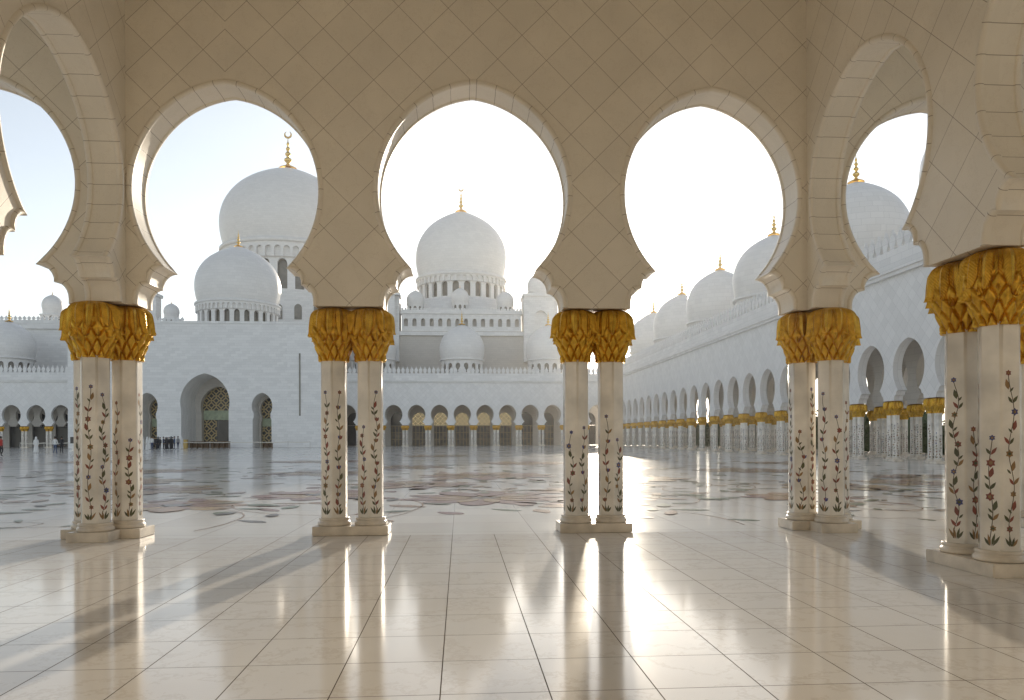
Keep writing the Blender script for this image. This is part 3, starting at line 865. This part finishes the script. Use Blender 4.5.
# ------------------------------------------------------------------ portal block at left
YP = 119.1
bx0, bx1, bzt = -60.1, -20.4, 19.4
blk = empty('portal_block', (0, YP, 0)); tag(blk, 'tall plain white marble block with a big gold latticed portal and two side arches', 'building')
P0 = x_on(205, YP)
big = win_prof(3.6, .02, 6.0, 14, 1.04, .22)
sml = [(q[0], .02 + (q[1] - .02) * 1.13) for q in [(1.45, .02), (1.45, 3.9), (1.3, 4.15), (1.3, 4.6)] + win_prof(1.3, 4.6, 4.75, 10, 1.22, .2)[1:]]
w = Wall()
xs = [bx0, P0 - 17.0, P0 - 8.9, P0 - 4.6, P0 + 4.6, P0 + 8.9, P0 + 13.0, bx1]
DP = 6.5
w.solid(bx0, P0 - 12.6, .02, bzt, 0, 1.0, back=False)
w.half(P0 - 12.6, P0 - 8.7, sml, .02, bzt, 0, DP * .6, back=False, bottom=False); w.half(P0 - 4.6, P0 - 8.7, sml, .02, bzt, 0, DP * .6, back=False, bottom=False)
w.half(P0 - 4.6, P0, big, .02, bzt, 0, DP, back=False, bottom=False); w.half(P0 + 4.6, P0, big, .02, bzt, 0, DP, back=False, bottom=False)
w.half(P0 + 4.6, P0 + 8.7, sml, .02, bzt, 0, DP * .6, back=False, bottom=False); w.half(P0 + 12.6, P0 + 8.7, sml, .02, bzt, 0, DP * .6, back=False, bottom=False)
w.solid(P0 + 12.6, bx1, .02, bzt, 0, 1.0, back=False)
w.end(bx0, .02, bzt, 0, 1.0); w.end(bx1, .02, bzt, 0, 1.0, flip=True)
obj('front_wall', w.done(), [M['marble'], M['marble']], blk)
bm = bmesh.new(); box(bm, bx0, bx0 + .8, 1.002, 24, .02, bzt); obj('side_wall', bm, M['marble'], blk)
bm = bmesh.new(); box(bm, bx1 - .8, bx1, 1.002, 24, .02, bzt); obj('side_wall', bm, M['marble'], blk)
bm = bmesh.new(); box(bm, bx0 + .802, bx1 - .802, 7.0, 24, bzt - .5, bzt - .002); obj('roof', bm, M['marble'], blk)
bm = bmesh.new(); box(bm, bx0 + .802, bx1 - .802, 1.02, 6.98, bzt - .5, bzt - .002); obj('roof', bm, M['marble'], blk)
bm = bmesh.new(); box(bm, bx0, bx1, -.12, .7, bzt + .002, bzt + .35); obj('coping', bm, M['marble'], blk)
bm = bmesh.new(); box(bm, x_on(300, YP) - .12, x_on(300, YP) + .12, -.06, -.003, 5, 14.8); obj('drain_channel', bm, M['greyglass'], blk)
for s in (-1, 1):
    bm = bmesh.new(); xa = P0 + s * 4.4; box(bm, xa - .75, xa + .75, -.07, -.003, 5.75, 5.95); obj('impost_band', bm, M['marble'], blk)
def arch_panel(bm, pts, y0, y1):
    uvl = bm.loops.layers.uv.verify()
    f1 = bm.faces.new([bm.verts.new((x, y0, z)) for x, z in pts])
    ex = bmesh.ops.extrude_face_region(bm, geom=[f1]); bmesh.ops.translate(bm, verts=[v for v in ex['geom'] if isinstance(v, bmesh.types.BMVert)], vec=(0, y1 - y0, 0))
    bmesh.ops.recalc_face_normals(bm, faces=bm.faces[:])
    for f in bm.faces:
        for l in f.loops: l[uvl].uv = (l.vert.co.x, l.vert.co.z)
# inner reveal of the big portal with its latticed glass screen
inn = win_prof(2.7, .02, 5.6, 12, 1.06, .2)
w = Wall(); w.half(P0 - 4.4, P0, inn, .02, 12.4, DP + .004, DP + 1.2, bottom=False); w.half(P0 + 4.4, P0, inn, .02, 12.4, DP + .004, DP + 1.2, bottom=False)
obj('portal_reveal', w.done(), [M['marble_in'], M['marble_in']], blk)
bm = bmesh.new(); arch_panel(bm, [(P0 + q[0] * 1.02, q[1]) for q in inn] + [(P0 - q[0] * 1.02, q[1]) for q in inn[-2::-1]], DP + 1.21, DP + 1.3)
scr = obj('lattice_screen', bm, M['lattice'], blk)
bm = bmesh.new(); box(bm, P0 - 2.65, P0 + 2.65, DP + .9, DP + 1.19, 4.55, 6.1); obj('transom_panel', bm, M['green'], scr)
bm = bmesh.new(); box(bm, P0 - .55, P0 + 2.6, DP + 1.0, DP + 1.195, .03, 4.5); obj('doorway', bm, M['dark'], scr)
for s in (-1, 1):
    xc = P0 + 8.7 * s
    ins = [(q[0] * .8, q[1] * .93) for q in sml]
    w = Wall(); w.half(xc - 2.2, xc, ins, .0186, 9.2, DP * .6 + .004, DP * .6 + .8, bottom=False); w.half(xc + 2.2, xc, ins, .0186, 9.2, DP * .6 + .004, DP * .6 + .8, bottom=False)
    obj('side_reveal', w.done(), [M['marble_in'], M['marble_in']], blk)
    bm = bmesh.new(); arch_panel(bm, [(xc + q[0] * 1.05, q[1]) for q in ins] + [(xc - q[0] * 1.05, q[1]) for q in ins[-2::-1]], DP * .6 + .81, DP * .6 + .9)
    sc = obj('lattice_screen', bm, M['lattice'], blk)
    bm = bmesh.new(); box(bm, xc - 1.1, xc + 1.1, DP * .6 + .6, DP * .6 + .8, 3.4, 4.7); obj('transom_panel', bm, M['green'], sc)
# dome of the portal block
X1, Y1 = at(239, 127); zb = zz(306, 127)
dome(blk, X1, Y1 - YP, zb, 41 / F * 127, zb - bzt + .0, 26, 3.0, seg=64, vs=.90, label='nearer of the two white domes over the portal block')

# ------------------------------------------------------------------ prayer hall behind the block with the biggest dome
hall = empty('prayer_hall', (0, 0, 0)); tag(hall, 'distant prayer hall carrying the biggest dome behind the portal block', 'building')
X2, Y2 = at(289, 185); zb = zz(255, 185); Rm = 64.8 / F * 185
bm = bmesh.new(); box(bm, x_on(205, Y2 - 22), X2 + 22, Y2 - 22, Y2 + 22, 0, 34); obj('wall', bm, M['marble'], hall)
dome(hall, X2, Y2, zb, Rm, zb - 34.2, 24, 9.2, True, 72, vs=.82)
for k in range(7):
    xw = X2 + 22 - 2.4 - k * 4.2
    w_ = bmesh.new(); pr_ = win_prof(.8, 27.5, 30, 6)
    arch_panel(w_, [(xw + q[0], q[1]) for q in pr_] + [(xw - q[0], q[1]) for q in pr_[-2::-1]], Y2 - 22.12, Y2 - 22.01)
    obj('window', w_, M['greyglass'], hall)
# corner turrets on lower wings seen left of the block dome
def turret(root, px, d, ptop, pbase, rpx, tower_px=None):
    x, y = at(px, d); r = rpx / F * d; zt = zz(ptop, d); zb = zt - 1.6 * r; z0 = zz(pbase, d)
    bm = bmesh.new(); lathe(bm, [(r * 1.15, z0), (r * 1.15, zb - r * .7), (r * 1.25, zb - r * .68), (r * 1.25, zb - r * .55), (r * .96, zb - r * .5), (0, zb - r * .49)], 8, x, y, smooth=False)
    t = obj('turret', bm, M['marble'], root)
    bm = bmesh.new(); lathe(bm, [(r * a, zb + r * b) for a, b in [(.9, -.5), (.92, 0)] + DOME[1:]], 28, x, y)
    obj('turret_dome', bm, M['dome'], t)
    hh = (zb - r * .7) - z0
    for a in range(8):
        an = 2 * PI * (a + .5) / 8; rr = r * 1.15 * math.cos(PI / 8)
        wb = bmesh.new(); p = win_prof(r * .22, z0 + hh * .25, z0 + hh * .6, 4)
        pts = [(q[0], q[1]) for q in p] + [(-q[0], q[1]) for q in p[-2::-1]]
        arch_panel(wb, pts, 0, .06)
        o = obj('turret_window', wb, M['greyglass'], t)
        o.location = (x + (rr + .03) * math.cos(an), y + (rr + .03) * math.sin(an), 0); o.rotation_euler = (0, 0, an + PI / 2)
    f = obj('finial', finial_bm(r * .5, False), M['gold'], t); f.location = (x, y, zb + 1.57 * r)
wing = empty('side_wing', (0, 0, 0)); tag(wing, 'white upper wing with two small turrets behind the far left colonnade', 'building')
yw = 142.0
xa, xb = x_on(-60, yw), x_on(185, yw)
bm = bmesh.new(); box(bm, xa, xb, yw, yw + 14, 0, 22.6); obj('wall', bm, M['marble'], wing)
obj('balustrade', parapet_bm(xa, xb, yw - .1, 22.602, 1.4, .8), [M['marble']], wing)
bm = bmesh.new(); box(bm, xa, xb, yw - .4, yw - .003, 21.6, 22.3); obj('cornice', bm, M['marble'], wing)
turret(wing, 53, 147, 293, 322, 9.5); turret(wing, 172, 150, 302, 322, 7.5)
xs_, ys_ = at(152, 152)
bm = bmesh.new(); box(bm, xs_ - 1.4, xs_ + 1.4, ys_ - 1.4, ys_ + 1.4, 20, zz(296, 152)); box(bm, xs_ - 1.7, xs_ + 1.7, ys_ - 1.7, ys_ + 1.7, zz(296, 152) + .002, zz(293, 152)); obj('stair_tower', bm, M['marble'], wing)

# ------------------------------------------------------------------ central hall over the far arcade
ctr = empty('central_hall', (0, 0, 0)); tag(ctr, 'central white hall with a large gold-tipped dome on an arched drum straight ahead', 'building')
AX = .41
yc = 144.0; dc = yc * cs_ + AX * sn_
z1, z2 = zz(331, dc), zz(314, dc)
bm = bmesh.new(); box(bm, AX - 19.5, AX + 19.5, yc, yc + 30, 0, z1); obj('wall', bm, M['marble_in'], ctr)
bm = bmesh.new(); box(bm, AX - 11.9, AX + 11.9, yc - .5, yc + .0 - .003, z1 - .9, z1 - .2); obj('cornice', bm, M['marble'], ctr)
# gallery band with arched openings
w = Wall(); n = 14; p_ = 23.0 / n; gp = win_prof(p_ * .24, z1 + .9, z1 + 2.0, 6)
for k in range(n):
    a = AX - 11.5 + k * p_
    w.solid(a, a + p_ / 2, z1 + .002, z1 + .9, 0, .5); w.solid(a + p_ / 2, a + p_, z1 + .002, z1 + .9, 0, .5)
    w.half(a, a + p_ / 2, gp, z1 + .9, z2, 0, .5, None, 0, 0, bottom=False); w.half(a + p_, a + p_ / 2, gp, z1 + .9, z2, 0, .5, None, 0, 0, bottom=False)
go = obj('gallery', w.done(), [M['marble']], ctr); go.location = (0, yc, 0)
bm = bmesh.new(); box(bm, AX - 11.5, AX + 11.5, yc + .9, yc + 24, z1 + .002, z2 - .3); obj('gallery_core', bm, M['marble_in'], ctr)
bm = bmesh.new(); box(bm, AX - 11.7, AX + 11.7, yc - .25, yc + 24.2, z2 + .002, z2 + .4); obj('gallery_roof', bm, M['marble'], ctr)
obj('balustrade', parapet_bm(AX - 11.6, AX + 11.6, yc - .2, z2 + .402, .8, .6), [M['marble']], ctr)
for s in (-1, 1):                                   # square towers with niches and domes
    xt = AX + s * 15.2; zt = zz(297, dc)
    w = Wall(); np_ = win_prof(1.25, zz(336, dc), zz(318, dc), 8)
    w.solid(xt - 3.3, xt, z1 - 6, zz(336, dc), 0, .8, back=False); w.solid(xt, xt + 3.3, z1 - 6, zz(336, dc), 0, .8, back=False)
    w.half(xt - 3.3, xt, np_, zz(336, dc), zt, 0, .8, back=False, bottom=False); w.half(xt + 2.6, xt, np_, zz(336, dc), zt, 0, .8, back=False, bottom=False)
    tw = obj('tower', w.done(), [M['marble']], ctr); tw.location = (0, yc - 1.6, 0)
    bm = bmesh.new(); box(bm, xt - 3.3, xt + 3.3, .802, 6, z1 - 6, zt - .01); obj('tower_core', bm, M['marble'], tw)
    bm = bmesh.new(); box(bm, xt - 3.5, xt + 3.5, -.3, 6.3, zt + .002, zt + .5); obj('tower_cornice', bm, M['marble'], tw)
    dome(ctr, xt, yc + 1.6, zt + 1.3, 2.35, .8, 0, .9, seg=36)
yd = 159.0; dd = yd * cs_; zb = zz(282, dd)
bm = bmesh.new(); lathe(bm, [(11.2, 0), (11.2, zz(306, dd) - z2 - .4), (9.0, zz(306, dd) - z2 - .4)], 56, AX, yd, z2 + .35); obj('drum_foot', bm, M['marble'], ctr)
dome(ctr, AX, yd, zb, 45.4 / F * dd, zb - zz(306, dd), 24, 5.3, True, 72, vs=.95, label='large central dome on a drum of arched windows')
for px in (416, 460.5, 506):
    x, y = at(px, dc + 2)
    dome(ctr, x, yc + 2.5, zz(303 if px != 460.5 else 300, dc), 1.75, zz(303 if px != 460.5 else 300, dc) - z2 - .4, 10, .7, seg=32, ring=False)

# ------------------------------------------------------------------ garden seen through the right colonnade
def hedge(x0, x1, y0, y1, h, label, seed):
    rnd = random.Random(seed); bm = bmesh.new()
    n = int((y1 - y0) * 240)
    for k in range(n):
        x = x0 + rnd.random() ** 1.6 * (x1 - x0); y = rnd.uniform(y0, y1); z = h * rnd.random() ** .8 * (.85 + .15 * math.sin(y * 1.7))
        s = rnd.uniform(.10, .2)
        a, b = rnd.uniform(0, 6.3), rnd.uniform(-.9, .9)
        u = Vector((math.cos(a), math.sin(a), b)).normalized() * s; v = u.cross(Vector((rnd.uniform(-1, 1), rnd.uniform(-1, 1), 1))).normalized() * s * .6
        c = Vector((x, y, z + .05))
        bm.faces.new([bm.verts.new(c - u), bm.verts.new(c + v), bm.verts.new(c + u), bm.verts.new(c - v)])
    box(bm, x0 + .5, x1 - .2, y0 + .2, y1 - .2, .05, h * .80)
    o = obj('hedge', bm, M['leafy']); tag(o, label, 'hedge')
hedge(39, 41.5, 22, 62, 3.0, 'clipped green hedge in the garden behind the near end of the right colonnade', 4)
hedge(38.5, 42, 62.5, 136, 4.6, 'tall dark green hedge added behind the far end of the right colonnade to block bright sky', 9)  # added and raised to block the bright gaps between the far pillars

# ------------------------------------------------------------------ people, barrier and small things in front of the portal block
def person_bm(pose):
    bm = bmesh.new(); rad = {}
    def V(x, y, z, r): v = bm.verts.new((x, y, z)); rad[v] = r; return v
    st = .10 if pose == 'walk' else .0
    pel = V(0, 0, .95, .135); che = V(0, .0, 1.30, .145); sh = V(0, 0, 1.43, .10); nk = V(0, -.01, 1.52, .052); hd = V(0, -.02, 1.63, .088); tp = V(0, -.015, 1.70, .075)
    for a, b in ((pel, che), (che, sh), (sh, nk), (nk, hd), (hd, tp)): bm.edges.new((a, b))
    for s in (-1, 1):
        f = s * st
        hp = V(s * .09, 0, .88, .095); kn = V(s * .10, -.05 * (1 if f else .3) - f * .4, .48, .062); an = V(s * .10, f * .9, .09, .042); to = V(s * .115, f * .9 - .16, .035, .035)
        for a, b in ((pel, hp), (hp, kn), (kn, an), (an, to)): bm.edges.new((a, b))
        so = V(s * .18, 0, 1.40, .062); el = V(s * .235, .03 + f * .6, 1.12, .044); wr = V(s * .235, -.06 + f * .9, .88, .032); ha = V(s * .23, -.09 + f * .9, .78, .036)
        for a, b in ((sh, so), (so, el), (el, wr), (wr, ha)): bm.edges.new((a, b))
    return bm, rad, pel
def person_mesh(pose, mats, split_z):
    bm, rad, pel = person_bm(pose)
    bm.verts.index_update(); radl = {v.index: r for v, r in rad.items()}; ri = pel.index
    me = bpy.data.meshes.new('person'); bm.to_mesh(me); bm.free()
    o = bpy.data.objects.new('person_tmp', me); C.objects.link(o)
    md = o.modifiers.new('s', 'SKIN'); sv = me.skin_vertices[0].data
    for i, r in radl.items(): sv[i].radius = (r, r * .85)
    sv[ri].use_root = True
    sub = o.modifiers.new('u', 'SUBSURF'); sub.levels = sub.render_levels = 1
    dg = bpy.context.evaluated_depsgraph_get(); m2 = bpy.data.meshes.new_from_object(o.evaluated_get(dg))
    bpy.data.objects.remove(o)
    m2.materials.clear()
    for m in mats: m2.materials.append(m)
    for p in m2.polygons:
        p.use_smooth = True
        z = p.center.z; x = abs(p.center.x)
        p.material_index = 0 if z > 1.5 or (x > .19 and z < .88) else (1 if z > split_z else 2)
    return m2
def hair_bm(long=False):
    bm = bmesh.new()
    lathe(bm, [(.02, 1.775), (.06, 1.765), (.095, 1.72), (.10, 1.66), (.085, 1.61) if not long else (.11, 1.5)], 14, 0, .012)
    return bm
def robe_bm(veil):
    bm = bmesh.new()
    lathe(bm, smooth_prof([(.25, .06), (.235, .3), (.205, .7), (.185, 1.0), (.20, 1.25), (.19, 1.4), (.10, 1.49)], 3), 20)
    for v in bm.verts: v.co.y *= .78
    return bm
PM = {}
def person(x, d, kind, label, pose='stand', rot=0.0, scale=1.0, group=None):
    X, Y = at(x, d)
    key = (kind, pose)
    top, bot = {'robe': ('white', 'white'), 'abaya': ('black', 'black'), 'red': ('red', 'black'), 'blue': ('jean', 'navy'), 'light': ('white', 'jean'), 'dark': ('black', 'black'), 'grey': ('grey', 'navy'), 'navy': ('navy', 'black')}[kind]
    if key not in PM: PM[key] = person_mesh(pose, [M['c_skin'], M['c_' + top], M['c_' + bot]], .93)
    o = obj('person', PM[key], None); o.location = (X, Y, 0); o.rotation_euler = (0, 0, rot); o.scale = (scale,) * 3
    tag(o, label, 'person', group)
    if kind in ('robe', 'abaya'):
        obj('robe', robe_bm(False), M['c_' + top], o)
        obj('headscarf', hair_bm(True), M['c_' + top], o)
    else: obj('hair', hair_bm(), M['c_hair'], o)
person(1, 66, 'red', 'person in a red shirt cut by the left picture edge', 'walk', PI / 2)
person(36, 80, 'robe', 'lone person in a white robe crossing before the far left colonnade', 'walk', .6)
person(55, 78, 'light', 'person in a pale shirt and blue trousers left of the dark-clad companion', 'walk', PI)
person(61.5, 77, 'dark', 'person in black standing right beside a pale-shirted companion', 'stand', PI)
person(79.5, 90, 'navy', 'person in navy half hidden by the left pillar', 'stand', .4)
Q = 'crowd waiting near the portal'
for x, d, k, lab, gp in ((142.5, 92, 'robe', 'person in a white robe nearest the left pillar', None), (147, 95, 'robe', 'person in white robe standing in the waiting crowd', Q),
        (152, 99, 'light', 'person in a pale shirt amid the waiting crowd', None), (156, 102, 'dark', 'person in black standing in the waiting crowd', Q), (160, 100, 'dark', 'person in black standing in the waiting crowd', Q),
        (163.5, 103, 'navy', 'person in navy in the middle of the waiting crowd', None), (167, 101, 'abaya', 'person in a black robe standing in the waiting crowd', Q), (171, 103, 'abaya', 'person in a black robe standing in the waiting crowd', Q),
        (174.5, 100, 'blue', 'person in blue denim near the right end of the crowd', None), (178, 104, 'grey', 'person in grey at the right end of the crowd by the yellow box', None), (154, 104, 'dark', 'person in black standing in the waiting crowd', Q), (169, 105, 'dark', 'person in black standing in the waiting crowd', Q), (149.5, 103, 'robe', 'person in white robe standing in the waiting crowd', Q), (165.5, 106, 'dark', 'person in black standing in the waiting crowd', Q),
        (158, 106, 'abaya', 'person in a black robe standing in the waiting crowd', Q), (172.8, 106, 'dark', 'person in black standing in the waiting crowd', Q), (181.5, 106, 'robe', 'person in a white robe directly left of the yellow box', None)):
    person(x, d, k, lab, 'stand', random.Random(int(x * 3)).uniform(-2, 2), random.Random(int(x)).uniform(.94, 1.04), gp)
bar = empty('rope_barrier', (0, 0, 0)); tag(bar, 'low belt barrier of slim posts before the portal block', 'barrier')
pts = [at(x, d) for x, d in ((20, 106), (44, 106), (68, 106), (92, 106), (116, 106), (140, 106), (164, 107), (189, 108), (210, 109), (229, 110), (254, 110), (288, 111), (310, 112))]
for x, y in pts:
    bm = bmesh.new(); lathe(bm, [(.0, .004), (.17, .006), (.17, .03), (.03, .05), (.03, .96), (.045, .97), (.045, 1.0), (0, 1.01)], 12, x, y); obj('post', bm, M['steel'], bar)
for (xa, ya), (xb, yb) in zip(pts, pts[1:]):
    bm = bmesh.new(); vs = []
    for k in range(9):
        t = k / 8; z = .93 - .06 * 4 * t * (1 - t)
        vs.append([bm.verts.new((xa + (xb - xa) * t, ya + (yb - ya) * t + q, z + e)) for q, e in ((-.012, -.05), (.012, -.05), (.012, .05), (-.012, .05))])
    for a, b in zip(vs, vs[1:]):
        for k in range(4): bm.faces.new([a[k], a[(k + 1) % 4], b[(k + 1) % 4], b[k]])
    obj('belt', bm, M['belt'], bar)
# wooden shoe-rack like plinth in front of the portal, small one at the right side arch, yellow box, dark board
def rack(px0, px1, d, h, label):
    (xa, ya), (xb, yb) = at(px0, d), at(px1, d)
    r = empty('wooden_bench', ((xa + xb) / 2, ya, 0)); tag(r, label, 'bench'); hw = (xb - xa) / 2
    bm = bmesh.new(); box(bm, -hw, hw, -.35, .35, h - .08, h); obj('seat', bm, M['brown'], r)
    bm = bmesh.new(); box(bm, -hw + .05, hw - .05, .22, .27, .08, h - .082); obj('back_panel', bm, M['brown'], r)
    n = max(2, int(hw * 2 / .8))
    for k in range(n + 1):
        x = -hw + .06 + (2 * hw - .12) * k / n
        bm = bmesh.new(); box(bm, x - .04, x + .04, -.3, .218, .006, h - .083); obj('divider', bm, M['brown'], r)
rack(186, 229, 112.5, 1.05, 'long dark brown wooden bench in front of the big portal')
rack(263, 272.5, 114, .75, 'short brown wooden bench at the right side arch')
xa, ya = at(184.5, 111)
bm = bmesh.new(); box(bm, xa - .4, xa + .4, ya - .3, ya + .3, .04, 1.25); box(bm, xa - .46, xa + .46, ya - .36, ya + .36, 1.252, 1.34); box(bm, xa - .34, xa + .34, ya - .24, ya + .24, .004, .038)
tag(obj('lectern_box', bm, M['yellow']), 'ochre yellow box stand at the left end of the brown bench', 'box')
xa, ya = at(72.5, 92)
sb = empty('board_stand', (xa, ya, 0)); tag(sb, 'dark upright board on a stand left of the left pillar', 'sign')
bm = bmesh.new(); box(bm, -.26, .26, -.03, .03, .95, 1.75); obj('board', bm, M['dark'], sb)
bm = bmesh.new(); box(bm, -.03, .03, -.025, .025, .05, .948); obj('post', bm, M['steel'], sb)
bm = bmesh.new(); box(bm, -.25, .25, -.2, .2, .004, .048); obj('foot', bm, M['steel'], sb)

# ------------------------------------------------------------------ light, sky, camera
SUN_AZ = R(11.55); SUN_EL = R(11.8)
dirv = Vector((math.sin(SUN_AZ) * math.cos(SUN_EL), math.cos(SUN_AZ) * math.cos(SUN_EL), math.sin(SUN_EL)))
L = bpy.data.lights.new('sun', 'SUN'); L.energy = 2.0; L.angle = R(1.0); L.color = (1, .87, .69)
so = bpy.data.objects.new('sun', L); C.objects.link(so); so.rotation_euler = dirv.to_track_quat('Z', 'Y').to_euler()
wd = bpy.data.worlds.new('World'); S.world = wd; wd.use_nodes = True
nt = wd.node_tree; bg = nt.nodes['Background']
sk = nt.nodes.new('ShaderNodeTexSky'); sk.sky_type = 'NISHITA'; sk.sun_disc = False
sk.sun_elevation = SUN_EL; sk.sun_rotation = SUN_AZ; sk.air_density = 1.0; sk.dust_density = .35; sk.ozone_density = 1.5
hs = nt.nodes.new('ShaderNodeHueSaturation'); hs.inputs['Saturation'].default_value = .44
nt.links.new(sk.outputs[0], hs.inputs['Color']); nt.links.new(hs.outputs[0], bg.inputs[0]); bg.inputs[1].default_value = .10

m = bpy.data.materials.new('haze_air'); m.use_nodes = True; hn = m.node_tree; hn.nodes.clear()
ho = hn.nodes.new('ShaderNodeOutputMaterial'); hv = hn.nodes.new('ShaderNodeVolumePrincipled')
hv.inputs['Color'].default_value = (.95, .93, .9, 1); hv.inputs['Density'].default_value = HAZE; hv.inputs['Anisotropy'].default_value = .72
hn.links.new(hv.outputs[0], ho.inputs['Volume'])
bm = bmesh.new(); box(bm, -910, 910, -910, 910, -1.1, 82)
hz = obj('haze', bm, m); hz['kind'] = 'stuff'
S.cycles.volume_bounces = 0

cam = bpy.data.cameras.new('camera'); co = bpy.data.objects.new('camera', cam); C.objects.link(co)
cam.sensor_width = 36; cam.lens = 36 * F / 1024; cam.shift_y = (CY - 350) / 1024
cam.clip_end = 5000; cam.clip_start = .05
ROLL = R(-.2)
co.matrix_world = Matrix.Translation((0, 0, HC)) @ Matrix.Rotation(-YAW, 4, 'Z') @ Matrix.Rotation(PI / 2, 4, 'X') @ Matrix.Rotation(ROLL, 4, 'Z')
S.camera = co
S.view_settings.view_transform = 'Standard'; S.view_settings.look = 'None'; S.view_settings.gamma = 1
S.view_settings.exposure = 1.12
S.cycles.use_denoising = True
S.cycles.max_bounces = 10; S.cycles.diffuse_bounces = 6; S.cycles.glossy_bounces = 4
S.cycles.sample_clamp_indirect = 8
S.render.resolution_x, S.render.resolution_y = 1024, 700
